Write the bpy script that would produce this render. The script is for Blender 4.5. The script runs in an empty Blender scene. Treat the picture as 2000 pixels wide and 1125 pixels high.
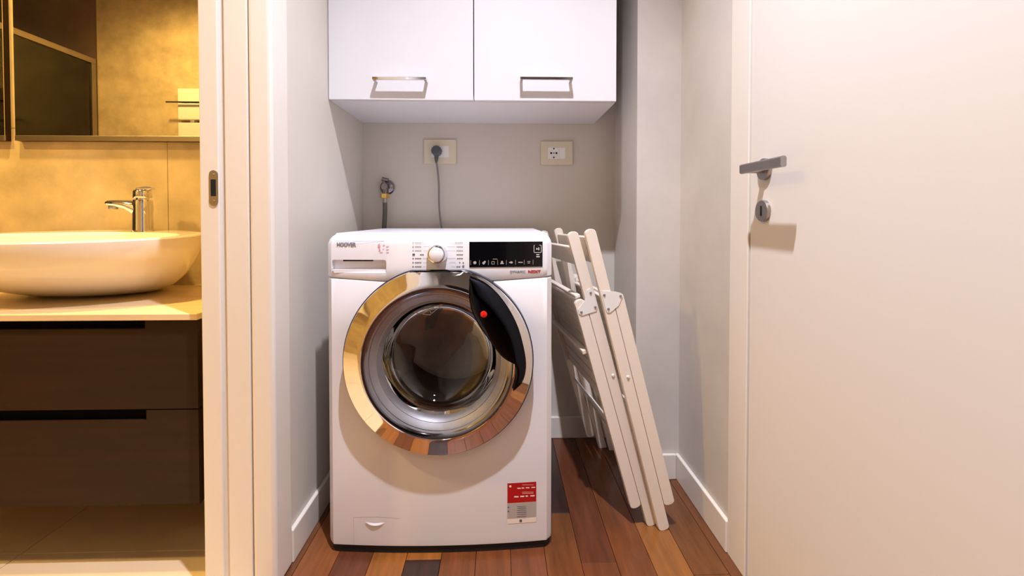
import bpy, bmesh, math, random
from mathutils import Vector, Matrix
random.seed(4)
sc = bpy.context.scene
COL = sc.collection
# ---------------------------------------------------------------- camera (calibrated on a 2000x1125 frame)
F, YAW, PIT, PPX, PPY, CAMZ = 865.0, .0266, .0186, 1000.0, 439.5, .8944
cd = bpy.data.cameras.new('camera'); cam = bpy.data.objects.new('camera', cd); COL.objects.link(cam)
cam.location = (0, 0, CAMZ); cam.rotation_euler = (math.pi/2 - PIT, 0, -YAW)
cd.sensor_width = 36; cd.lens = 36*F/2000; cd.shift_y = -(562.5-PPY)/2000; cd.clip_start = .02
sc.camera = cam
# ---------------------------------------------------------------- exposure, world
sc.view_settings.view_transform = 'Standard'; sc.view_settings.look = 'None'
sc.view_settings.gamma = 1; sc.view_settings.use_curve_mapping = False
sc.view_settings.exposure = 0.06
w = bpy.data.worlds.new('world'); sc.world = w; w.use_nodes = True
w.node_tree.nodes['Background'].inputs[0].default_value = (.8, .85, 1, 1)
w.node_tree.nodes['Background'].inputs[1].default_value = 0.0
HALL_W, HALL_FILL_W, BATH_W, BATH_FILL_W = 285, 48, 185, 170
HALL_POS = (.04, .48, 2.67)
def lamp(name, loc, watts, col, r, cone=112):
    l = bpy.data.lights.new(name, 'SPOT'); l.energy = watts; l.color = col; l.shadow_soft_size = r
    l.spot_size = math.radians(cone); l.spot_blend = 1.0      # recessed downlight: shines down only
    o = bpy.data.objects.new(name, l); COL.objects.link(o); o.location = loc; return o
lamp('hall_light', HALL_POS, HALL_W, (.90, .895, 1), .022)
lamp('hall_fill_light', (0.03, -1.3, 2.66), HALL_FILL_W, (1, .9, .82), .05)  # added fill lamp behind the camera, lifts the shaded walls
lamp('bathroom_light', (-1.45, 1.02, 2.66), BATH_W, (1, .65, .2), .06, 108)
lamp('bathroom_fill_light', (-2.2, .35, 2.66), BATH_FILL_W, (1, .65, .2), .06, 162)  # added fill lamp, brightens the rear wall shown in the mirror
# ---------------------------------------------------------------- pixel helpers
def ray(px, py):
    a = (px-PPX)/F; b = (PPY-py)/F
    z = b*math.cos(PIT)-math.sin(PIT); yr = math.cos(PIT)+b*math.sin(PIT)
    return Vector((a*math.cos(YAW)+yr*math.sin(YAW), -a*math.sin(YAW)+yr*math.cos(YAW), z))
def onY(px, py, Y): r = ray(px, py); r *= Y/r.y; r.z += CAMZ; return r
# ---------------------------------------------------------------- materials
def s2l(c): return tuple((v/255/12.92) if v/255 <= .04045 else ((v/255+.055)/1.055)**2.4 for v in c)
def mat(name, col, rough=.5, metal=0., spec=.5, noise=0., nscale=6., bump=0., bscale=80., stretch=(1, 1, 1), coat=0., col2=None):
    m = bpy.data.materials.new(name); m.use_nodes = True
    nt = m.node_tree; b = nt.nodes['Principled BSDF']
    c = s2l(col) if max(col) > 1 else col
    b.inputs['Base Color'].default_value = (*c, 1); b.inputs['Roughness'].default_value = rough
    b.inputs['Metallic'].default_value = metal; b.inputs['Specular IOR Level'].default_value = spec
    b.inputs['Coat Weight'].default_value = coat; b.inputs['Coat Roughness'].default_value = .08
    tc = nt.nodes.new('ShaderNodeTexCoord'); mp = nt.nodes.new('ShaderNodeMapping'); mp.inputs['Scale'].default_value = stretch
    nt.links.new(tc.outputs['Object'], mp.inputs[0])
    if noise:
        n = nt.nodes.new('ShaderNodeTexNoise'); n.inputs['Scale'].default_value = nscale; n.inputs['Detail'].default_value = 6
        n.inputs['Roughness'].default_value = .6
        nt.links.new(mp.outputs[0], n.inputs['Vector'])
        r = nt.nodes.new('ShaderNodeValToRGB'); r.color_ramp.elements[0].position = .3; r.color_ramp.elements[1].position = .72
        d = tuple(v*(1-noise) for v in c) if col2 is None else s2l(col2)
        r.color_ramp.elements[0].color = (*d, 1); r.color_ramp.elements[1].color = (*c, 1)
        nt.links.new(n.outputs['Fac'], r.inputs[0]); nt.links.new(r.outputs[0], b.inputs['Base Color'])
    if bump:
        n2 = nt.nodes.new('ShaderNodeTexNoise'); n2.inputs['Scale'].default_value = bscale; n2.inputs['Detail'].default_value = 4
        nt.links.new(mp.outputs[0], n2.inputs['Vector'])
        bp = nt.nodes.new('ShaderNodeBump'); bp.inputs['Strength'].default_value = bump; bp.inputs['Distance'].default_value = .002
        nt.links.new(n2.outputs['Fac'], bp.inputs['Height']); nt.links.new(bp.outputs[0], b.inputs['Normal'])
    return m
def glassmat(name, tint, gloss=.12, rough=.02):
    m = bpy.data.materials.new(name); m.use_nodes = True; nt = m.node_tree
    nt.nodes.remove(nt.nodes['Principled BSDF'])
    t = nt.nodes.new('ShaderNodeBsdfTransparent'); t.inputs[0].default_value = (*tint, 1)
    g = nt.nodes.new('ShaderNodeBsdfGlossy'); g.inputs['Roughness'].default_value = rough
    fr = nt.nodes.new('ShaderNodeFresnel'); fr.inputs[0].default_value = 1.5
    ad = nt.nodes.new('ShaderNodeMath'); ad.operation = 'MULTIPLY_ADD'; ad.inputs[1].default_value = 1.0; ad.inputs[2].default_value = gloss
    mx = nt.nodes.new('ShaderNodeMixShader')
    nt.links.new(fr.outputs[0], ad.inputs[0]); nt.links.new(ad.outputs[0], mx.inputs[0])
    nt.links.new(t.outputs[0], mx.inputs[1]); nt.links.new(g.outputs[0], mx.inputs[2])
    nt.links.new(mx.outputs[0], nt.nodes['Material Output'].inputs[0]); return m
def emit(name, col, s):
    m = bpy.data.materials.new(name); m.use_nodes = True; b = m.node_tree.nodes['Principled BSDF']
    b.inputs['Emission Color'].default_value = (*col, 1); b.inputs['Emission Strength'].default_value = s; return m
M = dict(
    wall=mat('wall_paint', (213, 206, 196), .75, noise=.05, nscale=3.5, bump=.03, bscale=120),
    wall_r=mat('wall_paint_scuffed', (212, 205, 197), .7, noise=.16, nscale=3.2, bump=.03, bscale=120),
    ceil=mat('ceiling_paint', (215, 213, 210), .8, noise=.02),
    trim=mat('white_lacquer_trim', (230, 223, 214), .32, noise=.015),
    door=mat('door_laminate', (224, 218, 212), .42, noise=.015, nscale=2),
    cab=mat('white_laminate', (221, 220, 224), .22, noise=.01, nscale=2),
    cabin=mat('cabinet_board', (226, 224, 228), .4, noise=.01),
    enamel=mat('white_enamel', (230, 228, 231), .22, noise=.008, nscale=2),
    panelw=mat('white_plastic', (234, 233, 238), .28, noise=.006),
    dark=mat('black_rubber', (14, 13, 13), .7),
    black=mat('black_glass', (9, 9, 13), .1, spec=.6),
    chrome=mat('chrome', (228, 228, 232), .05, 1),
    dchrome=mat('smoked_chrome', (138, 140, 152), .1, 1), bchrome=mat('black_chrome', (54, 56, 66), .05, 1),
    outline=mat('dark_seal', (34, 36, 50), .3),
    steel=mat('brushed_steel', (158, 157, 163), .42, .85, noise=.15, nscale=30, stretch=(1, 1, 1)),
    satin=mat('satin_nickel', (172, 168, 168), .34, 1),
    drum=mat('stainless_drum', (190, 182, 176), .42, .8, noise=.3, nscale=14),
    gasket=mat('grey_rubber', (108, 104, 102), .55),
    glass=glassmat('door_glass', (.84, .83, .82), .03),
    sglass=glassmat('shower_glass', (.62, .6, .56), .04),
    mirror=mat('mirror_silver', (236, 234, 228), .01, 1),
    cream=mat('cream_plastic', (222, 212, 188), .4),
    white=mat('socket_white', (240, 238, 236), .35),
    hole=mat('hole_black', (8, 8, 8), .9),
    grey=mat('grey_plastic', (78, 82, 90), .45),
    cable=mat('grey_cable', (128, 125, 124), .5),
    hose=mat('grey_hose', (92, 90, 83), .6),
    brass=mat('brass', (230, 196, 116), .3, 1), valve=mat('valve_metal', (132, 126, 128), .2, 1),
    lacq=mat('white_painted_wood', (231, 220, 207), .42, noise=.03, nscale=8, stretch=(1, 1, .2)),
    plate=mat('white_steel_plate', (232, 232, 230), .3, .15),
    vanity=mat('dark_oak_veneer', (50, 31, 18), .6, spec=.2, noise=.35, nscale=14, stretch=(.2, 1, 3)),
    vdark=mat('vanity_black', (6, 5, 4), .8, spec=.05),
    counter=mat('pale_wood_worktop', (232, 208, 168), .35, noise=.22, nscale=9, stretch=(.25, 3, 3)),
    ceramic=mat('white_ceramic', (240, 232, 222), .1, coat=.3),
    tile=mat('sand_stone_tile', (216, 194, 154), .35, noise=.36, nscale=8, bump=.05, bscale=60),
    tile_shade=mat('shaded_stone_tile', (132, 108, 84), .4, noise=.25, nscale=5),  # darker brown stands in for the weaker light inside the shower
    ftile=mat('pale_floor_tile', (222, 200, 172), .3, noise=.12, nscale=4),
    grout=mat('grout', (150, 128, 98), .8),
    alu=mat('aluminium_profile', (176, 164, 150), .35, 1),
    rad=mat('white_radiator', (240, 236, 228), .3),
    red=mat('red_print', (176, 10, 16), .5), red2=mat('red_dot', (235, 30, 20), .3),
    ink=mat('grey_ink', (92, 90, 100), .6), ink3=mat('mid_grey_ink', (138, 136, 148), .6), ink2=mat('pale_grey_ink', (168, 166, 178), .6), pink=mat('faded_red_ink', (228, 168, 186), .6),
    lgrey=mat('label_grey', (176, 168, 162), .6), lwhite=mat('label_white', (240, 226, 214), .6),
    flapline=mat('flap_joint', (204, 196, 192), .5), sub=mat('subfloor', (40, 24, 14), .8),
    lampglass=emit('lamp_glass', (1, .95, .9), 6), warmglass=emit('warm_lamp_glass', (1, .75, .4), 4),
)
woods = {}
for k, c in dict(o=(162, 97, 54), r=(116, 64, 40), g=(170, 105, 48), d=(66, 44, 38), m=(134, 77, 42), b=(130, 78, 44), p=(130, 75, 46), y=(166, 106, 52), t=(130, 80, 42)).items():
    woods[k] = mat('merbau_'+k, tuple(v*.9 for v in c), .26, noise=.42, nscale=9, stretch=(5, .55, 1), bump=.04, bscale=60, coat=.12)
# ---------------------------------------------------------------- mesh helpers
def link(name, bm, m, parent=None, smooth=False, loc=None):
    me = bpy.data.meshes.new(name); bmesh.ops.recalc_face_normals(bm, faces=bm.faces); bm.to_mesh(me); bm.free()
    if smooth:
        for p in me.polygons: p.use_smooth = True
        try: me.set_sharp_from_angle(angle=math.radians(38))
        except Exception: pass
    me.materials.append(M[m] if isinstance(m, str) else m)
    o = bpy.data.objects.new(name, me); COL.objects.link(o)
    if parent: o.parent = parent
    if loc: o.location = loc
    return o
def tag(o, label, cat=None, group=None, kind=None):
    o['label'] = label
    if cat: o['category'] = cat
    if group: o['group'] = group
    if kind: o['kind'] = kind
    return o
def empty(name, loc=(0, 0, 0), label=None, cat=None, group=None):
    o = bpy.data.objects.new(name, None); COL.objects.link(o); o.location = loc; o.empty_display_size = .05
    if label: tag(o, label, cat, group)
    return o
def addbox(bm, x0, x1, y0, y1, z0, z1, bev=0, seg=2):
    t = bmesh.new()
    vs = [t.verts.new(p) for p in ((x0, y0, z0), (x1, y0, z0), (x1, y1, z0), (x0, y1, z0), (x0, y0, z1), (x1, y0, z1), (x1, y1, z1), (x0, y1, z1))]
    for f in ((0, 3, 2, 1), (4, 5, 6, 7), (0, 1, 5, 4), (1, 2, 6, 5), (2, 3, 7, 6), (3, 0, 4, 7)): t.faces.new([vs[i] for i in f])
    if bev: bmesh.ops.bevel(t, geom=list(t.edges), offset=bev, segments=seg, affect='EDGES', profile=.5)
    me = bpy.data.meshes.new('t'); t.to_mesh(me); t.free(); bm.from_mesh(me); bpy.data.meshes.remove(me)
    return bm
def box(*a, **k): return addbox(bmesh.new(), *a, **k)
def addprism(bm, pts, a0, a1, axis='y', bev=0):
    """polygon pts (2D) extruded from a0 to a1 along axis; 2D axes: y->(x,z) x->(y,z) z->(x,y)"""
    t = bmesh.new()
    def P(p, a): return {'y': (p[0], a, p[1]), 'x': (a, p[0], p[1]), 'z': (p[0], p[1], a)}[axis]
    v0 = [t.verts.new(P(p, a0)) for p in pts]; v1 = [t.verts.new(P(p, a1)) for p in pts]; n = len(pts)
    t.faces.new(v0); t.faces.new(list(reversed(v1)))
    for i in range(n): t.faces.new((v0[i], v0[(i+1) % n], v1[(i+1) % n], v1[i]))
    bmesh.ops.recalc_face_normals(t, faces=t.faces)
    if bev: bmesh.ops.bevel(t, geom=[e for e in t.edges], offset=bev, segments=2, affect='EDGES', profile=.5, clamp_overlap=True)
    me = bpy.data.meshes.new('t'); t.to_mesh(me); t.free(); bm.from_mesh(me); bpy.data.meshes.remove(me)
    return bm
def prism(*a, **k): return addprism(bmesh.new(), *a, **k)
def addtube(bm, pts, r, seg=12, caps=True):
    pts = [Vector(p) for p in pts]; rings = []
    rr = r if isinstance(r, (list, tuple)) else [r]*len(pts)
    up = Vector((0, 0, 1))
    for i, p in enumerate(pts):
        d = (pts[min(i+1, len(pts)-1)]-pts[max(i-1, 0)]).normalized()
        a = d.cross(up if abs(d.dot(up)) < .95 else Vector((1, 0, 0))).normalized(); b = d.cross(a)
        rings.append([bm.verts.new(p+rr[i]*(math.cos(t)*a+math.sin(t)*b)) for t in [2*math.pi*k/seg for k in range(seg)]])
    for i in range(len(rings)-1):
        # keep rings aligned
        A, B = rings[i], rings[i+1]
        best = min(range(seg), key=lambda s: sum((A[k].co-B[(k+s) % seg].co).length for k in range(0, seg, 3)))
        rings[i+1] = B = B[best:]+B[:best]
        for k in range(seg): bm.faces.new((A[k], A[(k+1) % seg], B[(k+1) % seg], B[k]))
    if caps: bm.faces.new(rings[0]); bm.faces.new(rings[-1])
    return bm
def tube(*a, **k): return addtube(bmesh.new(), *a, **k)
def catmull(pts, n=8):
    P = [Vector(p) for p in pts]; out = []
    for i in range(len(P)-1):
        a, b, c, d = P[max(i-1, 0)], P[i], P[i+1], P[min(i+2, len(P)-1)]
        for k in range(n):
            t = k/n; out.append(.5*((2*b)+(c-a)*t+(2*a-5*b+4*c-d)*t*t+(3*b-a-3*c+d)*t**3))
    return out+[P[-1]]
def addlathe(bm, prof, c=(0, 0, 0), axis='y', seg=64, zclip=None, closed=False):
    """prof [(r, h)]; h along axis"""
    rings = []
    for r, h in prof:
        R = []
        if r < 1e-6:
            R = [bm.verts.new({'y': (c[0], c[1]+h, c[2]), 'z': (c[0], c[1], c[2]+h), 'x': (c[0]+h, c[1], c[2])}[axis])]
        else:
            for k in range(seg):
                t = 2*math.pi*k/seg; u, v = r*math.cos(t), r*math.sin(t)
                if zclip is not None and v > zclip: u *= zclip/v; v = zclip
                R.append(bm.verts.new({'y': (c[0]+u, c[1]+h, c[2]+v), 'z': (c[0]+u, c[1]+v, c[2]+h), 'x': (c[0]+h, c[1]+u, c[2]+v)}[axis]))
        rings.append(R)
    n = len(rings)
    for i in range(n if closed else n-1):
        A, B = rings[i], rings[(i+1) % n]
        for k in range(seg):
            k2 = (k+1) % seg
            if len(A) == 1 and len(B) == 1: continue
            if len(A) == 1: bm.faces.new((A[0], B[k], B[k2]))
            elif len(B) == 1: bm.faces.new((A[k], A[k2], B[0]))
            else: bm.faces.new((A[k], A[k2], B[k2], B[k]))
    return bm
def lathe(*a, **k): return addlathe(bmesh.new(), *a, **k)
def rrect(x0, x1, z0, z1, r, n=5):
    pts = []
    for cx, cz, a in ((x1-r, z1-r, 0), (x0+r, z1-r, 90), (x0+r, z0+r, 180), (x1-r, z0+r, 270)):
        for k in range(n+1): t = math.radians(a+90*k/n); pts.append((cx+r*math.cos(t), cz+r*math.sin(t)))
    return pts
def textmesh(name, s, size, m, parent, loc, bold=0., shear=0., align='LEFT', sx=1.):
    cu = bpy.data.curves.new(name, 'FONT'); cu.body = s; cu.size = size; cu.extrude = .0002; cu.offset = bold; cu.shear = shear; cu.align_x = align
    t = bpy.data.objects.new('t', cu); COL.objects.link(t)
    dg = bpy.context.evaluated_depsgraph_get(); me = bpy.data.meshes.new_from_object(t.evaluated_get(dg))
    bpy.data.objects.remove(t); bpy.data.curves.remove(cu)
    me.transform(Matrix.Diagonal((sx, 1, 1, 1))); me.transform(Matrix.Rotation(math.pi/2, 4, 'X')); me.materials.clear(); me.materials.append(M[m])
    o = bpy.data.objects.new(name, me); COL.objects.link(o); o.parent = parent; o.location = loc; return o
def cut(o, bm_cut):
    bmesh.ops.recalc_face_normals(bm_cut, faces=bm_cut.faces); me = bpy.data.meshes.new('c'); bm_cut.to_mesh(me); bm_cut.free(); c = bpy.data.objects.new('c', me); COL.objects.link(c)
    c.parent = o.parent
    md = o.modifiers.new('b', 'BOOLEAN'); md.operation = 'DIFFERENCE'; md.object = c; md.solver = 'EXACT'
    bpy.context.view_layer.update(); dg = bpy.context.evaluated_depsgraph_get()
    nm = bpy.data.meshes.new_from_object(o.evaluated_get(dg)); o.modifiers.clear(); o.data = nm
    bpy.data.objects.remove(c); return o

# ================================================================ THE SETTING
YB, XL, XR, YP, XP = 1.7774, -.5456, .6106, 1.4868, .4613      # back wall, side walls, pier
CEIL = 2.72; YREAR = -2.2; YOPEN = .22; YJ = 1.058; XJ = -.690; BYM = 1.58; BYR = -.30; BXL = -3.95
def struct(o, label, cat): return tag(o, label, cat, kind='structure')
# floor with planks
fl = struct(link('floor', box(XJ+.01, XR+.06, YREAR, YB+.1, -.06, -.012), 'sub'), 'reddish brown wooden plank floor of the hall', 'floor')
SE = [.027+.0912*k for k in range(-7, 7)]
cols = {-.611: [(9, 'b')], -.52: [(9, 'o')], -.43: [(9, 'r')], -.339: [(9, 'g')], -.248: [(1.145, 'd'), (9, 'g')], -.155: [(9, 'm')], -.065: [(9, 'm')],
        .027: [(9, 'p')], .118: [(1.316, 'b'), (9, 'd')], .21: [(1.125, 'p'), (9, 'r')], .30: [(9, 'm')], .392: [(1.272, 'y'), (9, 'r')], .483: [(1.078, 't'), (9, 't')], .574: [(9, 'b')]}
for i, x in enumerate(SE):
    key = min(cols, key=lambda k: abs(k-x)); segs = cols[key]
    x0 = max(x, XL-.02); x1 = min(x+.0912, XR+.005)
    cuts = []; y = YREAR; n = 0
    first = segs[0][0] if segs[0][0] < 5 else None
    far = first if first else .93-((i*.37) % .8)
    ys = [far]
    while ys[0] > YREAR: ys.insert(0, ys[0]-(.75+.25*((i*7+len(ys)*3) % 4)/3))
    ys[0] = YREAR
    tones = [random.choice('ormbpgt') for _ in ys]
    if not first: tones[-1] = segs[0][1]
    spans = [(ys[k], ys[k+1], tones[k]) for k in range(len(ys)-1)]
    if first: spans[-1] = (spans[-1][0], far, segs[0][1]); spans.append((far, YB+.02, segs[1][1]))
    else: spans.append((far, YB+.02, segs[0][1]))
    for a, b, t in spans:
        p = link('plank', box(x0+.0006, x1-.0006, a+.0006, b-.0006, -.0125, 0, bev=.0007, seg=1), woods[t], fl)
# hall walls
struct(link('wall_back', box(XL-.1, XP+.16, YB, YB+.1, -.02, CEIL), 'wall'), 'painted back wall of the niche behind the washing machine', 'wall')
bm = box(XJ+.012, XL, YJ+.02, YB, -.02, CEIL)
addbox(bm, XJ+.012, XL, YREAR, YOPEN, -.02, CEIL); addbox(bm, XJ+.012, XL, YOPEN, YJ+.02, 2.13, CEIL)
struct(link('wall_left', bm, 'wall'), 'painted wall left of the washing machine with the bathroom opening', 'wall')
bm = box(XR, XR+.1, 1.143, YP, -.02, CEIL); addbox(bm, XR, XR+.1, .2, 1.143, 2.14, CEIL); addbox(bm, XR, XR+.1, YREAR, .12, -.02, CEIL)
addbox(bm, XR+.06, XR+.1, .12, 1.143, -.02, 2.14)
struct(link('wall_right', bm, 'wall_r'), 'painted wall between the pier and the closed door', 'wall')
struct(link('wall_pier', box(XP, XR+.1, YP, YB, -.02, CEIL), 'wall_r'), 'painted pier beside the folded chairs', 'wall')
struct(link('wall_rear', box(XJ, XR+.1, YREAR-.1, YREAR, -.02, CEIL), 'wall'), 'hall wall behind the photographer', 'wall')
struct(link('ceiling', box(XJ+.01, XR+.1, YREAR, YB+.1, CEIL, CEIL+.08), 'ceil'), 'white hall ceiling', 'ceiling')
# added dark door, unseen behind the camera, gives the chrome something dark to reflect
d2 = struct(link('added_dark_door', box(-.40, .46, YREAR, YREAR+.03, 0, 2.1, bev=.004), 'vanity'), 'unseen dark door added at the rear of the hall for dark reflections', 'door')
link('door_handle', tube([(.36, YREAR+.03, 1.0), (.36, YREAR+.08, 1.0), (.24, YREAR+.08, 1.0)], .009), 'satin', d2)
# baseboards
def bb(name, x0, x1, y0, y1, label):
    return struct(link(name, box(x0, x1, y0, y1, 0, .086, bev=.003), 'trim'), label, 'baseboard')
bb('baseboard_back', XL, XP, YB-.012, YB, 'white baseboard along the back wall of the niche')
bb('baseboard_left', XL, XL+.012, 1.142, YB-.012, 'white baseboard along the wall left of the washing machine')
bb('baseboard_pier', XP-.012, XR-.012, YP-.012, YP, 'short white baseboard across the front of the pier')
bb('baseboard_niche', XP-.012, XP, YP, YB-.012, 'white baseboard along the side of the pier inside the niche')
bb('baseboard_right', XR-.012, XR, 1.146, YP, 'white baseboard running from the pier to the door frame')
# right door with casing
bm = box(XR-.008, XR+.06, 1.062, 1.146, 0, 2.2, bev=.002); addbox(bm, XR-.008, XR+.06, .115, .2, 0, 2.2, bev=.002); addbox(bm, XR-.008, XR+.06, .2, 1.062, 2.115, 2.2, bev=.002)
struct(link('trim_1', bm, 'trim'), 'cream white casing around the closed flush door', 'door frame')
D = struct(empty('door_1', (XR, 1.0, 0)), 'flush cream white door with a lever handle', 'door')
link('door_leaf', box(-.004, .045, -.797, .0585, .006, 2.112, bev=.0015), 'door', D)
hz = 1.003; hy = -.001
R1 = link('rosette', lathe([(0, -.012), (.0235, -.012), (.025, -.0105), (.025, -.003)], (0, hy, hz), 'x', 40), 'satin', D, True); tag(R1, 'round satin metal rosette')
bm = tube([(-.010, hy, hz), (-.040, hy, hz), (-.049, hy, hz)], .0095, 20)
# flat lever from the neck towards the hinges
prof = rrect(-.012, .012, -.0065, .0065, .005)
pts = [(hy+.012+0, 0), (hy-.02, 0), (hy-.06, 0), (hy-.10, 0), (hy-.138, 0)]
secs = []
for (yy, _) in pts: secs.append([bm.verts.new((-.052+q[1]*.95, yy, hz+.001+q[0]*.92)) for q in prof])
for A, B in zip(secs[:-1], secs[1:]):
    for k in range(len(prof)): bm.faces.new((A[k], A[(k+1) % len(prof)], B[(k+1) % len(prof)], B[k]))
bm.faces.new(secs[0]); bm.faces.new(secs[-1])
lv = link('lever', bm, 'satin', D, True); tag(lv, 'satin metal lever handle')
kr = link('key_rosette', lathe([(0, -.012), (.0235, -.012), (.025, -.0105), (.025, -.003)], (0, .002, .908), 'x', 40), 'satin', D, True); tag(kr, 'round satin keyhole cover')
link('keyhole', prism(rrect(.002-.0032, .002+.0032, .908-.012, .908+.012, .003), -.0124, -.0118, 'x'), 'hole', kr)
# bathroom opening: jamb and casing
T = struct(empty('trim_2', (XJ, YJ, 0)), 'pale jamb and casing of the sliding door opening to the bathroom', 'door frame')
def jb(name, x0, x1, y0, y1, bev=.003, z1=2.2): return link(name, box(x0-XJ, x1-XJ, y0-YJ, y1-YJ, 0, z1, bev=bev, seg=3), 'trim', T)
jb('stop_strip', -.701, -.657, 1.054, 1.14, .003)
jb('jamb_groove', -.66, -.642, 1.064, 1.12, .001)
jb('jamb_board', -.644, -.5905, 1.056, 1.13, .002)
jb('casing', -.5885, -.5345, 1.054, 1.142, .009)
jb('near_jamb', -.701, -.5345, .17, .225, .004)
link('head_casing', box(-.701-XJ, -.5345-XJ, .2-YJ, 1.075-YJ, 2.11, 2.2, bev=.004), 'trim', T)
struct(link('trim_3', box(-.679, -.5655, .225, 1.0535, -.0115, .001, bev=.0008), 'ftile'), 'pale stone threshold between the plank floor and the bathroom tiles', 'threshold')
S = empty('strike_plate', (-.6685, 1.054, .9615), 'rounded metal strike plate set in the sliding door jamb', 'strike plate')
link('plate', prism(rrect(-.0098, .0098, -.0415, .0415, .0097, 8), -.0022, .0006), 'satin', S)
link('slot', prism(rrect(-.0058, .0058, -.019, .020, .001), -.0026, -.002), 'hole', S)
for z in (-.031, .031): link('screw', lathe([(0, -.0036), (.0028, -.0034), (.0034, -.002)], (0, 0, z), 'y', 14), 'satin', S, True)
# ceiling lamps; the rear hall one and the shower side one are added fill
for nm, (x, y, z), lm, lb in (('ceiling_lamp', HALL_POS, 'lampglass', 'round ceiling lamp over the hall in front of the washing machine'), ('ceiling_lamp', (.03, -1.3, 2.66), 'lampglass', 'added round fill lamp at the rear of the hall, out of view'),
                              ('ceiling_lamp', (-1.45, 1.02, 2.66), 'warmglass', 'warm ceiling lamp above the vanity unit'), ('ceiling_lamp', (-2.2, .35, 2.66), 'warmglass', 'added warm fill lamp near the shower screen for the mirror view')):
    L = empty(nm, (x, y, CEIL), lb, 'lamp')
    link('base', lathe([(0, 0), (.05, 0), (.05, -.02), (.045, -.022), (0, -.022)], axis='z', seg=32), 'trim', L, True)
    link('diffuser', lathe([(0, -.034), (.03, -.033), (.038, -.022)], axis='z', seg=32), lm, L, True)
# ---------------------------------------------------------------- bathroom shell
struct(link('ceiling_bathroom', box(BXL-.1, XJ+.01, BYR-.1, BYM+.1, CEIL, CEIL+.08), 'ceil'), 'bathroom ceiling', 'ceiling')
fb = struct(link('floor_bathroom', box(BXL-.1, XJ+.012, BYR-.1, BYM+.1, -.06, -.010), 'grout'), 'pale tiled bathroom floor', 'floor')
for ix, x in enumerate([-1.272-.6*k for k in range(-1, 5)]):
    for y in (-.616, -.013, .59, 1.193):
        x0, x1 = max(x-.6, BXL), min(x, XJ+.01); y0, y1 = max(y, BYR), min(y+.603, BYM)
        if x1 > x0 and y1 > y0: link('tile', box(x0+.0012, x1-.0012, y0+.0012, y1-.0012, -.0105, 0, bev=.0006, seg=1), 'ftile', fb)
wb = struct(link('wall_bathroom_back', box(BXL-.1, XJ+.012, BYM+.0015, BYM+.11, -.02, CEIL), 'grout'), 'sand coloured tiled wall behind the wash basin', 'wall')
for x in (-1.16+.6, -1.16, -1.76, -2.36, -2.96, -3.56):
    for z in (0, 1.2, 2.4):
        x0, x1 = max(x-.6, BXL), min(x, XJ+.01); z1 = min(z+1.2, CEIL)
        link('tile', box(x0+.0007, x1-.0007, BYM, BYM+.011, z+.0008, z1-.0008, bev=.0006, seg=1), 'tile', wb)
wr = struct(link('wall_bathroom_rear', box(-3.016, XJ+.012, BYR-.11, BYR, -.02, CEIL), 'tile'), 'sand coloured bathroom wall opposite the mirror', 'wall')
struct(link('wall_shower', box(BXL-.1, BXL, BYR-.1, BYM+.1, -.02, CEIL), 'tile_shade'), 'tiled wall inside the shower, coloured darker for the dim light there', 'wall')
struct(link('wall_shower_end', box(BXL, -3.016, BYR-.11, BYR-.01, -.02, CEIL), 'tile_shade'), 'tiled end wall inside the shower, coloured darker for the dim light there', 'wall')
bm = box(XJ, XJ+.0125, 1.14, BYM+.1, -.02, CEIL); addbox(bm, XJ, XJ+.0125, BYR-.1, .17, -.02, CEIL); addbox(bm, XJ, XJ+.0125, .17, 1.14, 2.2, CEIL)
struct(link('wall_bathroom_right', bm, 'tile'), 'sand coloured bathroom wall beside the opening', 'wall')
# shower screen, seen in the mirror
S = empty('shower_screen', (-3.03, .4, 0), 'glass shower screen with pale metal top rail', 'shower screen')
link('top_rail', box(-.016, .016, -.69, 1.16, 2.03, 2.07, bev=.003), 'alu', S)
link('post', box(-.016, .016, -.69, -.655, 0, 2.03, bev=.003), 'alu', S)
link('bottom_rail', box(-.016, .016, -.655, 1.16, 0, .03, bev=.003), 'alu', S)
link('pane', box(-.004, .004, -.655, 1.16, .03, 2.03), 'sglass', S)
# towel radiator on the rear wall, seen in the mirror
S = empty('towel_radiator', (-2.1, BYR+.001, 0), 'white flat panel towel radiator on the bathroom wall', 'radiator')
for z0, z1 in ((1.745, 1.843), (1.615, 1.735), (1.36, 1.592), (1.1, 1.34), (.84, 1.08)): link('panel', box(-.285, .285, .03, .06, z0, z1, bev=.004), 'rad', S)
for x in (-.2, .2): link('bracket', box(x-.015, x+.015, 0, .032, .85, 1.83), 'rad', S)
link('towel_bar', tube([(-.36, .075, 1.74), (.285, .075, 1.74)], .005), 'dark', S)
S = empty('wall_lamp', (BXL, .25, 0), 'white cylindrical wall lamp in the shower corner', 'lamp')
link('shade', lathe([(0, 0), (.04, 0), (.04, .42), (0, .42)], (.06, 0, 1.92), 'z', 24), 'warmglass', S, True)
link('arm', box(0, .06, -.01, .01, 2.1, 2.14), 'alu', S)
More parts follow.
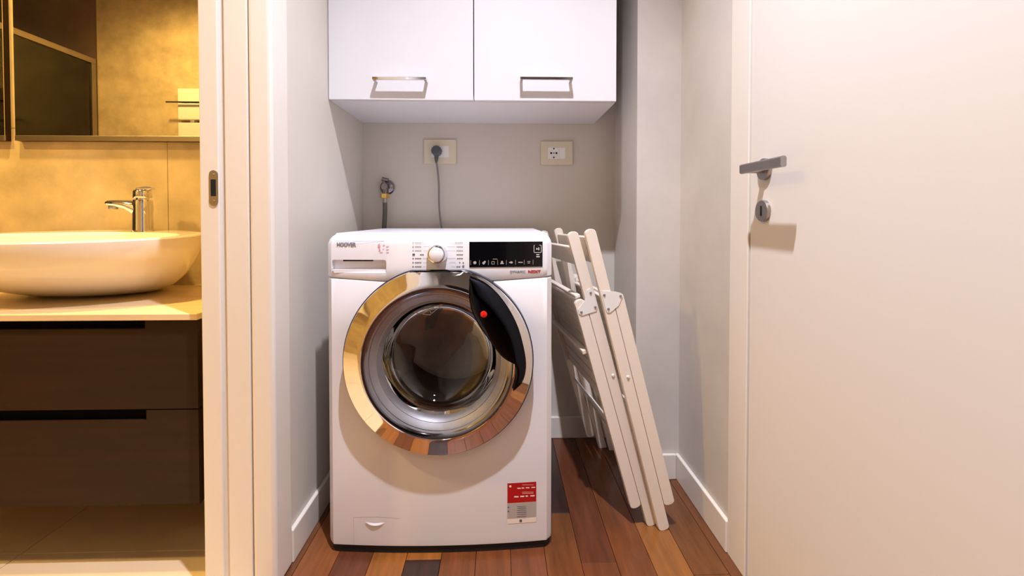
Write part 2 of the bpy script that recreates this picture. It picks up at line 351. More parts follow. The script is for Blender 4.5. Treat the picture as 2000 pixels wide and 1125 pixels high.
# ================================================================ BATHROOM THINGS
VX0, VX1, VY, ZC = -1.80, -.752, 1.115, .656
V = empty('vanity_unit', ((VX0+VX1)/2, VY, 0), 'dark brown wall hung vanity unit with two drawers', 'vanity'); vc = (VX0+VX1)/2
bm = box(VX0-vc, VX1-vc, .022, BYM-VY, .176, ZC-.016)
link('carcass', bm, 'vanity', V)
def drawer(z0, z1, nz):
    n0, n1 = -1.68-vc, -.879-vc; a, b = VX0-vc, VX1-vc
    o = link('drawer', prism([(a, z0), (b, z0), (b, z1), (n1, z1), (n1, nz), (n0, nz), (n0, z1), (a, z1)], 0, .0195), 'vanity', V)
    link('finger_recess', box(n0, n1, .012, .0215, nz-.002, z1), 'vdark', o)
drawer(.177, .414, .388); drawer(.417, .638, .617)
ct = link('countertop', box(VX0-.005, -.745, VY-.012, BYM, ZC-.0155, ZC, bev=.0012), 'counter'); tag(ct, 'thin pale wood countertop on the dark vanity unit', 'countertop')
# basin
bx, by = -1.25, 1.325
def basin():
    bm = bmesh.new(); N = 96; rings = []
    def ring(cx, cy, a, b, zf, tilt=0.): 
        R = []
        for k in range(N):
            t = 2*math.pi*k/N; y = math.sin(t)
            R.append(bm.verts.new((cx+a*math.cos(t)-bx, cy+b*y-by, zf+tilt*y-ZC)))
        rings.append(R)
    a0, b0, cx0, cy0 = .15, .09, -1.27, 1.45
    A, B = .345, .222
    for t in (0, .04, .1, .18, .28, .4, .55, .7, .85, .95, 1.0):
        s = (1-(1-t)**1.8)**.65 if t > 0 else 0
        ring(cx0+(bx-cx0)*s, cy0+(by-cy0)*s, a0+(A-a0)*s, b0+(B-b0)*s, ZC+(.836-ZC)*t**1.05, .009*t)
    ring(bx, by, A-.003, B-.003, .840, .009)
    ring(bx, by, A-.010, B-.010, .841, .009)
    cyi = by-.036
    ring(bx, cyi, A-.028, B-.055, .839, .006); ring(bx, cyi, A-.036, B-.062, .832, .006)
    for t in (.15, .35, .6, .8, .95, 1.0):
        ring(bx, cyi, (A-.036)*(1-t**2.5*.75), (B-.062)*(1-t**2.5*.75), .832-.115*(1-(1-t)**2))
    for i in range(len(rings)-1):
        for k in range(N): bm.faces.new((rings[i][k], rings[i][(k+1) % N], rings[i+1][(k+1) % N], rings[i+1][k]))
    bm.faces.new(rings[0]); bm.faces.new(rings[-1]); return bm
Bn = empty('wash_basin', (bx, by, ZC), 'white oval ceramic vessel basin on the pale countertop', 'basin')
link('bowl', basin(), 'ceramic', Bn, True)
link('drain', lathe([(0, .012), (.02, .011), (.026, .006), (.028, 0)], (0, -.036, .058), 'z', 28), 'chrome', Bn, True)
# faucet
fx, fy, fz = -1.174, 1.487, .846
Fc = empty('basin_faucet', (fx, fy, fz), 'chrome single lever mixer tap on the basin rim', 'faucet'); Fc.rotation_euler = (0, 0, .12)
link('base_ring', lathe([(0, 0), (.031, 0), (.031, .005), (0, .005)], axis='z', seg=32), 'chrome', Fc, True)
bm = bmesh.new(); secs = []
path = [((0, .0, .004), .0285, .0285), ((0, 0, .05), .0275, .0275), ((0, 0, .083), .0275, .0275), ((0, 0, .100), .0275, .027), ((0, 0, .104), .0255, .027)]
addtube(bm, [p[0] for p in path], [p[1] for p in path], 28)
link('body', bm, 'chrome', Fc, True)
bm = bmesh.new(); S2 = []
for (x, z, hw, hh) in ((.020, .072, .022, .031), (-.012, .073, .025, .0305), (-.028, .080, .024, .0235), (-.045, .0868, .0225, .0172), (-.070, .0912, .0200, .0128), (-.094, .0930, .0175, .0105), (-.102, .0930, .013, .007)):
    S2.append([bm.verts.new((x, hw*math.cos(t)*(1 if abs(math.cos(t)) < .7 else 1), z+hh*math.sin(t))) for t in [2*math.pi*k/20 for k in range(20)]])
for A, B in zip(S2[:-1], S2[1:]):
    for k in range(20): bm.faces.new((A[k], A[(k+1) % 20], B[(k+1) % 20], B[k]))
bm.faces.new(S2[0]); bm.faces.new(S2[-1])
sp = link('spout', bm, 'chrome', Fc, True)
link('aerator', lathe([(0, -.008), (.011, -.008), (.0125, -.006), (.0125, .004)], (-.086, 0, .081), 'z', 20), 'steel', sp, True)
link('cartridge', lathe([(.018, .100), (.018, .1095), (.0255, .110), (.0262, .111), (.0262, .128), (.024, .134), (.017, .139), (0, .141)], axis='z', seg=32), 'chrome', Fc, True)
lv2 = link('lever', prism([(-.022, .128), (.024, .136), (.033, .140), (.033, .146), (.012, .1475), (-.012, .143)], -.011, .011, 'y', bev=.002), 'chrome', Fc)
# mirrors
MZ = 1.172
for x0, x1, lb in ((-1.653, -.72, 'wide wall mirror with a thin brown edge above the basin'), (-2.5, -1.687, 'second wall mirror beside the wide mirror over the vanity')):
    Mi = empty('wall_mirror', ((x0+x1)/2, BYM, MZ), lb, 'mirror'); c = (x0+x1)/2
    link('backing', box(x0-c, x1-c, -.018, 0, -.018, .92, bev=.0008), 'vanity', Mi)
    link('mirror_glass', box(x0-c+.001, x1-c-.001, -.0205, -.018, 0, .919), 'mirror', Mi)
    link('bottom_profile', box(x0-c, x1-c, -.022, -.016, -.018, 0, bev=.001), 'alu', Mi)
# ================================================================ WASHING MACHINE
XM, YM = -.16, 1.1778
W2, BUL = .2985, .015
WM = empty('washing_machine', (XM, YM, 0), 'white front loading washing machine with a chrome ringed porthole door', 'washing machine')
def plan(inset, back, rad=.014, n=28):
    """front outline bowed outwards, from left-back round the front to right-back; local y negative is forward"""
    w = W2-inset; pts = [(-w, back)]
    for k in range(n+1):
        x = -w+2*w*k/n; u = abs(x)/W2
        y = inset-BUL*(1-(x/W2)**2)
        e = w-abs(x)
        if e < rad: y += rad-math.sqrt(max(0, rad*rad-(rad-e)**2))
        pts.append((x, y))
    # denser corner
    pts.append((w, back)); return pts
def front_loft(levels, back, n=44):
    bm = bmesh.new(); R = []
    for inset, zf in levels:
        R.append([bm.verts.new((x, y, zf(x) if callable(zf) else zf)) for x, y in plan(inset, back, n=n)])
    for A, B in zip(R[:-1], R[1:]):
        for k in range(len(A)): bm.faces.new((A[k], A[(k+1) % len(A)], B[(k+1) % len(A)], B[k]))
    bm.faces.new(R[0]); bm.faces.new(R[-1]); return bm
seam = lambda x: .7345-.019*(1-abs(x)/W2)
DC = (-.002, 0, .515)
link('body', box(-W2, W2, .050, .532, .016, .838, bev=.004), 'enamel', WM)
body = WM.children[-1]
cut(body, lathe([(0, -.1), (.205, -.1), (.205, .46), (0, .46)], DC, 'y', 64))
fp = link('front_panel', front_loft([(.006, .018), (.001, .022), (0, .032), (0, .3), (0, .6), (0, lambda x: seam(x)-.004), (.002, lambda x: seam(x)-.0012)], .055), 'enamel', WM, True)
cut(fp, lathe([(0, -.1), (.192, -.1), (.192, .2), (0, .2)], DC, 'y', 64))
cp = link('control_panel', front_loft([(.002, lambda x: seam(x)+.0012), (0, lambda x: seam(x)+.004), (0, .76), (0, .822), (.0025, .833), (.0085, .842), (.018, .848), (.03, .8505)], .055), 'panelw', WM, True)
cut(cp, prism(rrect(-.283, -.1385, .7475, .7815, .006), -.05, .012))
tag(cp, 'white control panel with a dial and black display')
link('worktop', box(-W2+.006, W2-.006, .045, .532, .832, .850, bev=.006, seg=3), 'panelw', WM)
link('plinth', front_loft([(.005, .0015), (.005, .021)], .50), 'dark', WM)
for sx in (-.24, .24):
    for yy in (.05, .5): link('foot', lathe([(0, 0), (.02, 0), (.018, .008), (.018, .012)], (sx, yy, 0), 'z', 18), 'dark', WM, True)
def fy_at(x): return -BUL*(1-(x/W2)**2)
# detergent drawer recess
dd = link('detergent_drawer', box(-.2845, -.137, .0095, .0125, .746, .783), 'panelw', cp)
bm = prism([(-.276, .7475), (-.142, .7475), (-.1395, .756), (-.281, .756)], fy_at(.21)+.003, .0095); link('drawer_lip', bm, 'panelw', cp)
link('grip_slot', box(-.257, -.178, .0075, .0098, .7765, .7808), 'hole', cp)
# dial
kx, kz = -.0045, .797
kn = link('dial_knob', lathe([(0, -.028), (.0155, -.0278), (.0178, -.026), (.019, -.022), (.0195, -.014), (.0195, 0)], (kx, fy_at(0)+.001, kz), 'y', 48), 'panelw', cp, True)
link('chrome_ring', lathe([(.0193, -.0205), (.0222, -.0195), (.0240, -.016), (.0262, -.006), (.0268, .001)], (kx, fy_at(0), kz), 'y', 48), 'chrome', kn, True)
def plate(px0, py0, px1, py1): 
    a = onY(px0, py0, YM-.008); b = onY(px1, py1, YM-.008); return a.x-XM, b.x-XM, b.z, a.z
x0, x1, z0, z1 = plate(917, 472, 1060, 521)
bm = bmesh.new(); n = 12; A = []; Bv = []
for k in range(n+1):
    x = x0+(x1-x0)*k/n; A.append(bm.verts.new((x, fy_at(x)-.0015, z0))); Bv.append(bm.verts.new((x, fy_at(x)-.0015, z1)))
for k in range(n): bm.faces.new((A[k], A[k+1], Bv[k+1], Bv[k]))
ex = bmesh.ops.extrude_face_region(bm, geom=list(bm.faces)); bmesh.ops.translate(bm, vec=(0, .004, 0), verts=[v for v in ex['geom'] if isinstance(v, bmesh.types.BMVert)])
dp = link('display', bm, 'black', cp); tag(dp, 'black glass display')
# print on display: touch icons, separators, start button
bm = bmesh.new(); n = 8; zz = z0+.012
def pbar(bm, xa, xb, za, zb, off=.0018):
    y = fy_at((xa+xb)/2)-off
    vs = [bm.verts.new(p) for p in ((xa, y, za), (xb, y, za), (xb, y, zb), (xa, y, zb))]; bm.faces.new(vs)
def pdisc(bm, x, z, r, off=.0018, seg=14, r2=None):
    y = fy_at(x)-off
    vs = [bm.verts.new((x+r*math.cos(t), y, z+(r2 or r)*math.sin(t))) for t in [2*math.pi*k/seg for k in range(seg)]]; bm.faces.new(vs)
def pring(bm, pts, wd, off=.0018):
    m = len(pts)
    for i in range(m):
        a, b = Vector(pts[i]), Vector(pts[(i+1) % m]); d = (b-a).normalized(); nn = Vector((-d.y, d.x))*wd/2
        y = fy_at(a.x)-off
        vs = [bm.verts.new((q.x, y, q.y)) for q in (a+nn, b+nn, b-nn, a-nn)]; bm.faces.new(vs)
icons = [927.5, 945.5, 963, 980.5, 998, 1015.5, 1033]
def lx(px): return onY(px, 500, YM-.012).x-XM
for q, px in enumerate(icons):
    x = lx(px)
    if q == 0: pdisc(bm, x, zz, .0042)
    elif q == 1: pdisc(bm, x-.0012, zz-.0012, .0036); pdisc(bm, x+.002, zz+.0022, .0026)
    elif q == 2: pring(bm, [(x-.0035, zz-.004), (x+.0035, zz-.004), (x+.0035, zz+.003), (x-.0035, zz+.003)], .001)
    elif q == 3: pbar(bm, x-.0045, x+.0045, zz-.004, zz-.001); pbar(bm, x-.0025, x+.0025, zz-.001, zz+.0042)
    elif q == 4: pdisc(bm, x+.001, zz, .0038, r2=.003); pbar(bm, x-.005, x-.001, zz-.0012, zz+.0012)
    elif q == 5: pbar(bm, x-.0075, x+.0075, zz-.0012, zz+.0012)
    else: pbar(bm, x-.0042, x+.0042, zz+.0012, zz+.0028); pbar(bm, x-.003, x+.003, zz-.003, zz-.0012)
for px in (919.5, 936.5, 954, 972, 989, 1007, 1024, 1041.5): x = lx(px); pbar(bm, x-.0004, x+.0004, zz-.006, zz+.0065)
x = lx(967); pbar(bm, x-.006, x+.006, zz+.0085, zz+.0098)
link('touch_icons', bm, 'lgrey', dp)
bm = bmesh.new(); x = lx(1050.5); z = z1-.0195
pring(bm, rrect(x-.0098, x+.0098, z-.0098, z+.0098, .002, 3), .0011)
y = fy_at(x)-.0018; bm.faces.new([bm.verts.new(p) for p in ((x-.0042, y, z-.0035), (x+.0005, y, z), (x-.0042, y, z+.0035))]); pbar(bm, x+.0012, x+.0022, z-.0035, z+.0035); pbar(bm, x+.0032, x+.0042, z-.0035, z+.0035)
pbar(bm, x-.0045, x+.0045, z-.0165, z-.0145); pbar(bm, x-.0055, x+.0055, z-.022, z-.0198)
link('start_button', bm, 'white', dp)
def ptext(name, s, size, m, px, py, bold=0, sx=1., shear=0.):
    p = onY(px, py, YM-.010); x = p.x-XM
    o = textmesh(name, s, size, m, cp, (x, fy_at(x)-.0010, p.z), bold, shear, 'LEFT', sx)
    for v in o.data.vertices: v.co.y += fy_at(x+v.co.x)-fy_at(x)      # follow the bowed panel
    return o
t1 = ptext('printed_lettering', 'DYNAMIC', .0098, 'ink', 996, 533.5, 0, .93); t2 = ptext('printed_lettering', 'NEXT', .0104, 'red', 1031.5, 533.5, .0004, 1.26)
ptext('printed_lettering', 'HOOVER', .0135, 'ink3', 656, 481, .0006, .92)
bm = bmesh.new()
x0_, _, _, zt = plate(656, 471, 700, 480); xe = plate(751, 471, 760, 480)[0]
pbar(bm, x0_, x0_+.035, zt-.0004, zt+.0004, .0008); pbar(bm, x0_+.042, xe, zt-.0006, zt+.0004, .0008)
link('printed_line', bm, 'ink2', cp)
ptext('printed_lettering', '6', .0145, 'pink', 738, 483, .0004); ptext('printed_lettering', '5', .0095, 'pink', 740, 489.5, .0003)
bm = bmesh.new()
for (a, b, py) in ((748, 752, 479), (755, 760, 481), (748, 750, 486), (755, 760, 487), (742, 748, 492.5), (754.5, 760, 492.5)):
    p, q = onY(a, py, YM-.01), onY(b, py, YM-.01); pbar(bm, p.x-XM, q.x-XM, p.z-.001, p.z+.001, .0009)
link('printed_marks', bm, 'pink', cp)
# programme list: illegible small lines either side of the dial
bm = bmesh.new(); bm2 = bmesh.new()
for r, py in enumerate((474, 481.5, 489, 497, 504.5, 512.5, 520.5)):
    faint = bm2 if r < 3 else bm
    spread = [22, 17.5, 18, 22, 18.5, 22, 26][r]
    for (a, b, th) in (([(806, 809, .0014), (811, 824, .0011)] if r != 3 else [(806, 812, .0026), (821, 829, .0012)]) + [(906-[16, 14, 14, 14, 13, 9, 14][r], 905 if r < 5 else 900, .0011)]):
        p, q = onY(a, py, YM-.012), onY(b, py, YM-.012)
        # broken into word-like dashes
        n = max(1, int((b-a)/3.2))
        for k in range(n):
            u0 = p.x+(q.x-p.x)*k/n; u1 = p.x+(q.x-p.x)*(k+.78)/n; pbar(faint, u0-XM, u1-XM, p.z-th, p.z+th, .0009)
    for a, b in ((827, 857-spread), (857+spread-1, 890)):
        if b > a and r != 3:
            p, q = onY(a, py, YM-.012), onY(b, py, YM-.012); pbar(faint, p.x-XM, q.x-XM, p.z-.0003, p.z+.0003, .0009)
p = onY(905, 513, YM-.012); pdisc(bm, p.x-XM, p.z, .0018, .0009); p = onY(905, 520, YM-.012); pring(bm, [(p.x-XM+.0024, p.z+.002), (p.x-XM, p.z+.003), (p.x-XM-.0024, p.z), (p.x-XM, p.z-.003), (p.x-XM+.0024, p.z-.002), (p.x-XM-.0005, p.z)], .0012, .0009)
link('programme_print', bm, 'ink', cp)['kind'] = 'stuff'; link('programme_print', bm2, 'ink2', cp)['kind'] = 'stuff'
bm = bmesh.new(); p = onY(856.5, 520, YM-.012); pring(bm, [(p.x-XM+.002*math.cos(t), p.z+.0026*math.sin(t)) for t in [k*math.pi/5 for k in range(10)]], .0008, .0009); link('programme_print', bm, 'pink', cp)
# ---- door
DD = (.001, -.018, .522)
def sc_(p): return [(r*.981, h) for r, h in p]
Dr = link('door_seal', lathe(sc_([(.2505, .024), (.2505, -.0185), (.246, -.020), (.240, -.012), (.240, .024)]), DD, 'y', 128, zclip=.2340), 'outline', WM, True); tag(Dr, 'thin dark edge around the porthole ring')
ring = link('door_ring', lathe(sc_([(.2475, -.010), (.2475, -.0235), (.2455, -.0275), (.238, -.0300), (.228, -.0332), (.217, -.0369), (.207, -.0402), (.202, -.0417), (.1985, -.0418), (.1965, -.040), (.1965, -.012)]), DD, 'y', 160, zclip=.2310), 'chrome', WM, True); tag(ring, 'wide polished chrome door ring')
link('inner_ring', lathe(sc_([(.197, -.0405), (.193, -.0402), (.1885, -.0385), (.185, -.036), (.183, -.034), (.178, -.032)]), DD, 'y', 128), 'dchrome', ring, True)
link('glass_rim', lathe(sc_([(.186, -.036), (.180, -.033), (.172, -.0275), (.163, -.0205), (.1615, -.021), (.157, -.014), (.153, -.006), (.151, .002), (.150, .010)]), DD, 'y', 128), 'steel', ring, True)
link('glass_bowl', lathe(sc_([(.151, .0), (.1485, .02), (.1435, .042), (.132, .058), (.104, .068), (.06, .0745), (.02, .077), (0, .0772)]), DD, 'y', 96), 'glass', ring, True)
# handle plate: ruled surface between two outlines, domed
O = [(917, 541), (945, 553), (972, 576), (995, 607), (1012, 641), (1022, 675), (1028, 708), (1027, 734), (1019, 754), (1004, 765)]
I = [(916, 549), (915, 577), (921, 609), (937, 641), (957, 669), (974, 692), (988, 705), (1004, 712), (1007, 735), (1002, 763)]
def cvt(L): return catmull([(p.x-XM, p.z, 0) for p in [onY(a, b, YM-.070) for a, b in L]], 5)
Oc, Ic = cvt(O), cvt(I); bm = bmesh.new(); G = []; ns = 16
for a, b in zip(Oc, Ic):
    row = []
    for j in range(ns+1):
        s = j/ns; q = a.lerp(b, s); rr_ = math.hypot(q.x-DD[0], q.y-DD[2]); h = .018+(.0420 if rr_ < .199 else .0420-(rr_-.199)*.33)+.0005+.0105*(max(0, math.sin(math.pi*s))**.35)
        row.append(bm.verts.new((q.x, -h, q.y)))
    G.append(row)
for A, B in zip(G[:-1], G[1:]):
    for j in range(ns): bm.faces.new((A[j], A[j+1], B[j+1], B[j]))
bmesh.ops.solidify(bm, geom=list(bm.faces), thickness=.004)
hd = link('handle', bm, 'bchrome', ring, True); tag(hd, 'dark glossy door handle plate')
p = onY(945, 614, YM-.072)
link('red_dot', lathe([(0, -.0025), (.006, -.0025), (.0085, -.001), (.0085, .006)], (p.x-XM, -.0695, p.z), 'y', 24), 'red2', ring, True)
# drum and gasket inside
link('gasket', lathe([(.192, .0), (.186, .02), (.176, .03), (.170, .05), (.178, .07), (.19, .08)], DC, 'y', 96), 'gasket', WM, True)
dm = link('drum', lathe([(.168, .075), (.195, .085), (.2, .1), (.2, .40), (.18, .415), (.05, .425), (0, .425)], DC, 'y', 96), 'drum', WM, True)
for a in (90, 210, 330):
    t = math.radians(a); bm = bmesh.new(); L = []
    for (y, h) in ((.11, .0), (.13, .045), (.25, .05), (.37, .045), (.39, 0)):
        row = []
        for (dt, f) in ((-.22, 0), (-.1, .75), (0, 1), (.1, .75), (.22, 0)):
            r = .199-h*f; row.append(bm.verts.new((DC[0]+r*math.cos(t+dt), y, DC[2]+r*math.sin(t+dt))))
        L.append(row)
    for A, B in zip(L[:-1], L[1:]):
        for j in range(4): bm.faces.new((A[j], A[j+1], B[j+1], B[j]))
    link('lifter', bm, 'lgrey', dm, True)
# label on the glass (pale triangular mark near the top of the bowl)
bm = bmesh.new()
def gl(px, py): p = onY(px, py, YM-.020); return (p.x-XM, p.z)
def strip3(bm, pts, wd, y):
    for i in range(len(pts)-1):
        a, b = Vector(pts[i]), Vector(pts[i+1]); d = (b-a).normalized(); nn = Vector((-d.y, d.x))*wd/2
        bm.faces.new([bm.verts.new((q.x, y, q.y)) for q in (a+nn, b+nn, b-nn, a-nn)])
strip3(bm, [gl(806, 612), gl(838, 617), gl(864, 596), gl(806, 612)], .002, -.010); strip3(bm, [gl(822, 615), gl(846, 602)], .0018, -.010); strip3(bm, [gl(836, 604), gl(842, 615)], .0018, -.010)
link('glass_print', bm, 'lgrey', ring)
# filter flap and energy label
x0, x1, z0, z1 = plate(690, 1009, 782, 1064)
bm = bmesh.new()
pts = [(x0, z0+.002), (x0, z1-.006)]+[(x0+(x1-x0)*k/10, z1-.003+.003*math.sin(math.pi*k/10)) for k in range(0, 11)]
for a, b in zip(pts[:-1], pts[1:]):
    a, b = Vector(a), Vector(b); d = (b-a).normalized(); nn = Vector((-d.y, d.x))*.0005
    bm.faces.new([bm.verts.new((q.x, fy_at(q.x)-.0004, q.y)) for q in (a+nn, b+nn, b-nn, a-nn)])
ff = link('filter_flap_joint', bm, 'flapline', fp)
bm = bmesh.new(); xc = (x0+x1)/2-.002; zc_ = z1-.014
g = []
for k in range(17):
    u = -1+k/8; g.append([bm.verts.new((xc+.027*u, fy_at(xc)-.0006-dy*(1-u*u), zc_-.006*(1-u*u)+dz)) for dy, dz in ((0, .003), (.003, 0), (.0035, -.0015), (0, -.0035))])
for A, B in zip(g[:-1], g[1:]):
    for j in range(3): bm.faces.new((A[j], A[j+1], B[j+1], B[j]))
link('filter_flap_grip', bm, 'enamel', fp, True)
lx0, lx1, lz0, lz1 = plate(991, 943, 1047.5, 1021)
lab = empty('energy_label', (0, 0, 0)); lab.parent = WM
def lquad(name, u0, u1, v0, v1, m, off, par):
    bm = bmesh.new(); n = 4; A = []; B = []
    for k in range(n+1):
        x = lx0+(lx1-lx0)*(u0+(u1-u0)*k/n); y = fy_at(x)-off
        A.append(bm.verts.new((x, y, lz1-(lz1-lz0)*v1))); B.append(bm.verts.new((x, y, lz1-(lz1-lz0)*v0)))
    for k in range(n): bm.faces.new((A[k], A[k+1], B[k+1], B[k]))
    return link(name, bm, m, par)
bpy.data.objects.remove(lab)
lab = lquad('energy_label', 0, 1, 0, 1, 'lwhite', .0006, WM); tag(lab, 'red and white energy sticker')
lquad('label_red_field', 0, 1, .0, .49, 'red', .0009, lab); lquad('label_grey_field', 0, 1, .5, .87, 'lgrey', .0009, lab)
bm = bmesh.new()
def lbar(u0, u1, v, th): 
    a = lx0+(lx1-lx0)*u0; b = lx0+(lx1-lx0)*u1; z = lz1-(lz1-lz0)*v; pbar(bm, a, b, z-th, z+th, .0012)
pdisc(bm, lx0+.1*(lx1-lx0), lz1-.075*(lz1-lz0), .0032, .0012)
for u0, u1 in ((.34, .46), (.49, .58), (.62, .76), (.8, .96)): lbar(u0, u1, .135, .0014)
for u0, u1 in ((.2, .38), (.42, .58), (.63, .71), (.75, .94)): lbar(u0, u1, .34, .0018)
for v in (.06, .24, .27): lbar(.22, .9, v, .0004)
link('label_print', bm, 'lwhite', lab)
bm = bmesh.new()
for v in (.585, .63, .68, .73, .78, .835): lbar(.11, .66, v, .0006)
for v in (.59, .69): lbar(.01, .06, v, .0018)
pdisc(bm, lx0+.46*(lx1-lx0), lz1-.94*(lz1-lz0), .0038, .0012)
link('label_print', bm, 'ink', lab)
# ================================================================ WALL CABINET
CX0, CX1, CZ, CY = XL+.001, .3755, 1.267, 1.427; cm = (CX0+CX1)/2
C = empty('wall_cabinet', (cm, YB, CZ), 'white two door wall cabinet above the washing machine', 'cabinet')
t_ = .018; HH = .72; y0 = CY+.020-YB
bm = box(CX0-cm, CX0-cm+t_, y0, -.001, 0, HH); addbox(bm, CX1-cm-t_, CX1-cm, y0, -.001, 0, HH); addbox(bm, CX0-cm+t_, CX1-cm-t_, y0, -.009, .0, t_); addbox(bm, CX0-cm+t_, CX1-cm-t_, y0, -.009, HH-t_, HH); addbox(bm, CX0-cm+t_, CX1-cm-t_, -.009, -.001, 0, HH)
link('carcass', bm, 'cabin', C)
gx = -.0845
for a, b, h0, h1 in ((CX0+.001, gx-.0015, 726, 834), (gx+.0015, CX1-.001, 1015, 1120)):
    d = link('cabinet_door', box(a-cm, b-cm, CY-YB, CY-YB+.0185, .0, HH, bev=.0012), 'cab', C)
    A = onY(h0+1, 153, CY-.03); B = onY(h1-1, 153, CY-.03); z = A.z-CZ; xa, xb = A.x-cm, B.x-cm; yh = CY-.034-YB
    hb = box(xa, xb, yh, yh+.010, z-.0045, z+.0045, bev=.001); addbox(hb, xa, xa+.009, yh+.006, CY-YB+.001, z-.0045, z+.0045, bev=.0008); addbox(hb, xb-.009, xb, yh+.006, CY-YB+.001, z-.0045, z+.0045, bev=.0008)
    link('door_handle', hb, 'chrome', d)
# ================================================================ SOCKETS, PLUG, WATER TAP
def outlet(px0, py0, px1, py1, label, holes):
    a, b = onY(px0, py0, YB), onY(px1, py1, YB); cx, cz = (a.x+b.x)/2, (a.z+b.z)/2; hw, hh = (b.x-a.x)/2, (a.z-b.z)/2
    o = empty('wall_socket', (cx, YB, cz), label, 'socket')
    link('cover_plate', prism(rrect(-hw, hw, -hh, hh, .003), -.0095, .0005, bev=.0015), 'cream', o)
    s = link('socket_insert', box(-.034, .0105, -.0105, -.005, -.0225, .0225, bev=.0006), 'white', o)
    link('blank_insert', box(.0112, .034, -.0105, -.005, -.0225, .0225, bev=.0006), 'white', o)
    sx = -.0118
    link('socket_face', lathe([(0, -.0108), (.0185, -.0108), (.0195, -.0114), (.0205, -.0108), (.0205, -.010)], (sx, 0, 0), 'y', 40), 'white', s, True)
    bmh = bmesh.new()
    for dx, r in ((-.0105, .0040), (0, .0026), (.0105, .0040)): addlathe(bmh, [(0, -.0113), (r, -.0113), (r, -.0105)], (sx+dx, 0, 0), 'y', 16)
    for dz in (-.0175, .0175): addlathe(bmh, [(0, -.0118), (.0032, -.0118), (.0032, -.0105)], (sx, 0, dz), 'y', 12)
    link('contact_holes', bmh, 'hole', s)
    return o, sx
o1, sx = outlet(829, 273.5, 891.5, 320.5, 'cream wall socket with a grey plug in it', True)
o2, _ = outlet(1056, 277, 1117.5, 322.5, 'empty cream wall socket right of the plugged one', True)
px_, pz_ = o1.location.x+sx, o1.location.z+.001
P = empty('power_cord', (px_, YB-.011, pz_), 'grey power cord with a round plug, hanging behind the washing machine', 'power cord')
bm = lathe([(0, -.034), (.014, -.034), (.018, -.031), (.0205, -.024), (.0205, 0), (0, 0)], (0, 0, 0), 'y', 12)
pg = link('plug', bm, 'grey', P)
link('strain_relief', tube([(0, -.020, -.015), (0, -.020, -.032), (-.0005, -.019, -.047)], [.0095, .0075, .0042], 14), 'grey', pg, True)
cp_ = [(-.0005, -.019, -.044)]
for a, b in ((854.5, 330), (857, 360), (857.5, 395), (859, 420), (863, 447), (866, 470)):
    q = onY(a, b, YB-.025); cp_.append((q.x-px_, q.y-(YB-.011), q.z-pz_))
cp_ += [(cp_[-1][0]+.004, -.008, cp_[-1][2]-.2), (cp_[-1][0]+.01, -.004, cp_[-1][2]-.4)]
link('cable', tube(catmull(cp_, 8), .0038, 10), 'cable', P, True)
q = onY(757, 366, YB); wx, wz = q.x, q.z
Wt = empty('water_tap', (wx, YB, wz), 'chrome angle valve with brass nut and grey hose on the wall', 'water valve')
link('rosette', lathe([(.012, -.014), (.022, -.010), (.029, -.003), (.030, 0), (0, 0)], (.0, 0, .0), 'y', 36), 'valve', Wt, True)
bm = tube([(0, 0, 0), (0, -.05, 0)], .0125, 18); addtube(bm, [(0, -.038, .004), (0, -.038, -.030)], .0105, 18)
link('valve_body', bm, 'valve', Wt, True)
bm = tube([(-.004, -.036, .010), (-.004, -.036, .028)], .006, 14); addtube(bm, [(-.012, -.036, .030), (.012, -.036, .024)], [.0085, .0085], 12)
link('valve_handle', bm, 'valve', Wt, True)
wr_ = [(.014+.021*math.cos(t), -.03, -.004+.026*math.sin(t)) for t in [math.radians(-75+k*15) for k in range(12)]]
link('wire_loop', tube(wr_, .0015, 8), 'satin', Wt, True)
link('brass_nut', lathe([(.010, -.046), (.0165, -.045), (.0180, -.041), (.0180, -.030), (.0165, -.027), (.010, -.026)], (-.001, -.038, 0), 'z', 6), 'brass', Wt)
link('ferrule', tube([(-.001, -.038, -.044), (-.001, -.038, -.066)], .0085, 16), 'satin', Wt, True)
link('hose', tube(catmull([(-.001, -.038, -.062), (-.001, -.038, -.10), (-.003, -.037, -.135), (-.006, -.033, -.175), (-.006, -.026, -.23), (-.004, -.024, -.45)], 8), .0088, 14), 'hose', Wt, True)
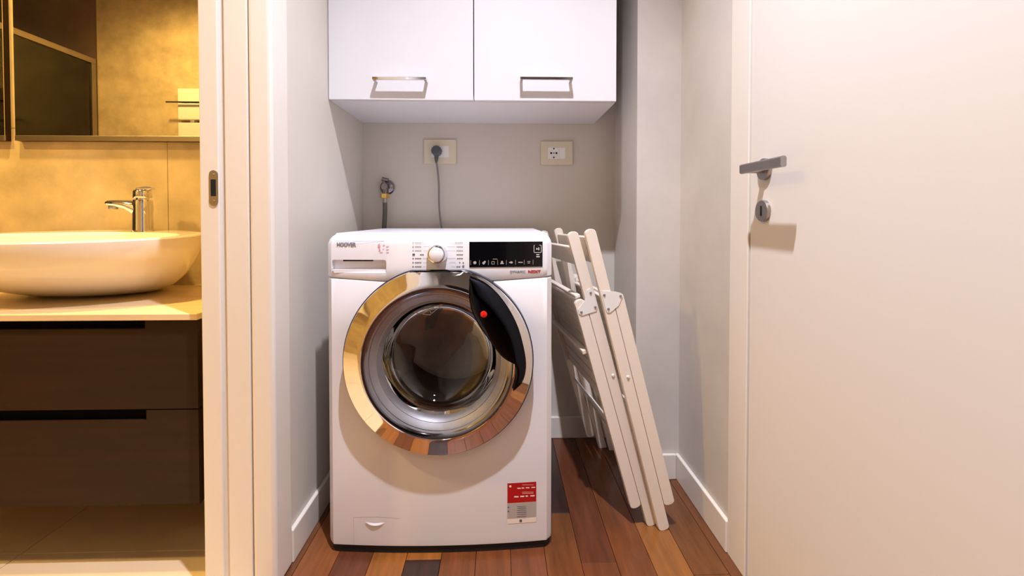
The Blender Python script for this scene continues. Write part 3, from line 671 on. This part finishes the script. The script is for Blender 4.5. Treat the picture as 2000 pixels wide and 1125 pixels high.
# ================================================================ FOLDED CHAIRS
LW, LT, WID = .0315, .018, .455         # board width, thickness, chair width
def chair(base, top, yawdeg, side, label):
    """base: floor point of the near main leg (centre of face); top: its upper end; side -1 or +1: where the folded seat frame lies"""
    r = math.radians(yawdeg); wd = Vector((-math.sin(r), math.cos(r), 0))
    u = (Vector(top)-Vector(base)); Lm = u.length; u.normalize()
    wd = (wd-u*wd.dot(u)).normalized(); v = wd.cross(u).normalized()
    Ct = empty('folding_chair', base, label, 'folding chair', 'white folding chairs beside the washing machine')
    mw = Matrix((v, wd, u)).transposed().to_4x4(); mw.translation = Vector(base); Ct.matrix_world = mw
    def board(name, v0, v1, w0, u0, u1, par, th=LT):
        n = 7; rr = (v1-v0)/2; c = (v0+v1)/2; pts = []
        for k in range(n+1): t = math.pi*k/n; pts.append((c+rr*math.cos(t), u1-rr*.8+rr*.8*math.sin(t)))
        for k in range(n+1): t = math.pi+math.pi*k/n; pts.append((c+rr*math.cos(t), u0+rr*.55+rr*.55*math.sin(t)))
        return link(name, prism(pts, w0, w0+th, 'y', bev=.0016), 'lacq', par)
    h = LW/2
    s0, s1 = ((-h-.0012-LW, -h-.0012) if side < 0 else (h+.0012, h+.0012+LW))
    for w0 in (0, WID-LT):
        board('back_leg', -h, h, w0, 0, Lm, Ct)
        board('seat_leg', s0, s1, w0, .066, .692, Ct)
    sm = (s0+s1)/2; ed = s0 if side < 0 else s1
    # metal hinge plates with rivets
    if side < 0: pl = [(sm-.012, .655), (sm-.011, .667), (-.012, .690), (-.004, .712), (.006, .714), (.011, .70), (.0115, .655), (.006, .647), (sm-.006, .647)]; rv = [(sm-.004, .657), (.004, .702), (.006, .659)]
    else: pl = [(-.012, .700), (-.008, .710), (sm-.004, .698), (sm+.010, .690), (sm+.012, .680), (sm-.006, .658), (-.002, .645), (-.010, .648), (-.012, .656)]; rv = [(-.006, .698), (sm+.006, .683), (-.004, .657)]
    for w0, w1, sg in ((-.0022, .0002, -1), (WID-.0002, WID+.0022, 1)):
        hp = link('hinge_plate', prism(pl, w0, w1, 'y'), 'plate', Ct)
        for (a, b) in rv: link('rivet', lathe([(0, -.0032), (.0025, -.0028), (.0036, -.0012), (.0036, .0005)], (a, w0 if sg < 0 else w1+.003, b), 'y', 14), 'satin', hp, True)
    link('pivot', lathe([(0, -.004), (.003, -.0036), (.0045, -.0014), (.0045, .0005)], (.004, 0, .455), 'y', 16), 'plate', Ct, True)
    # back rest slat, rails and seat slats
    link('back_slat', box(-.008, .006, LT, WID-LT, Lm-.100, Lm-(.045 if side < 0 else .022), bev=.003), 'lacq', Ct)
    sg = -1 if side < 0 else 1
    def rail(name, vc, u0, rv, ru): return link(name, box(vc-rv, vc+rv, LT*.6, WID-LT*.6, u0-ru, u0+ru, bev=.003), 'lacq', Ct)
    rail('seat_rail', sm-.022 if sg < 0 else sm, .540, .008, .007); rail('seat_rail', -.032 if sg < 0 else sm*.6, .700 if sg < 0 else .665, .008, .0055)
    for k in range(8):
        uu = .375+k*.0385; link('seat_slat', box(sm-sg*.004-.006, sm-sg*.004+.006, LT, WID-LT, uu, uu+.033, bev=.003), 'lacq', Ct)
    link('cross_rod', tube([(sm, LT, .30), (sm, WID-LT, .30)], .0042, 12), 'plate', Ct, True)
    link('lower_rail', box(-.007, .007, LT, WID-LT, .20, .228, bev=.003), 'lacq', Ct)
    return Ct
A0 = Vector((.441, 1.254, 0)); B0 = Vector((.4685, 1.234, 0))
chair(A0, (.205, 1.254, .852), 5.7, -1, 'white folded chair leaning beside the washing machine, the one closer to the machine')
chair(B0, (.251, 1.234, .860), 4.6, 1, 'white folded chair leaning on the other chair, the one closer to the pier')
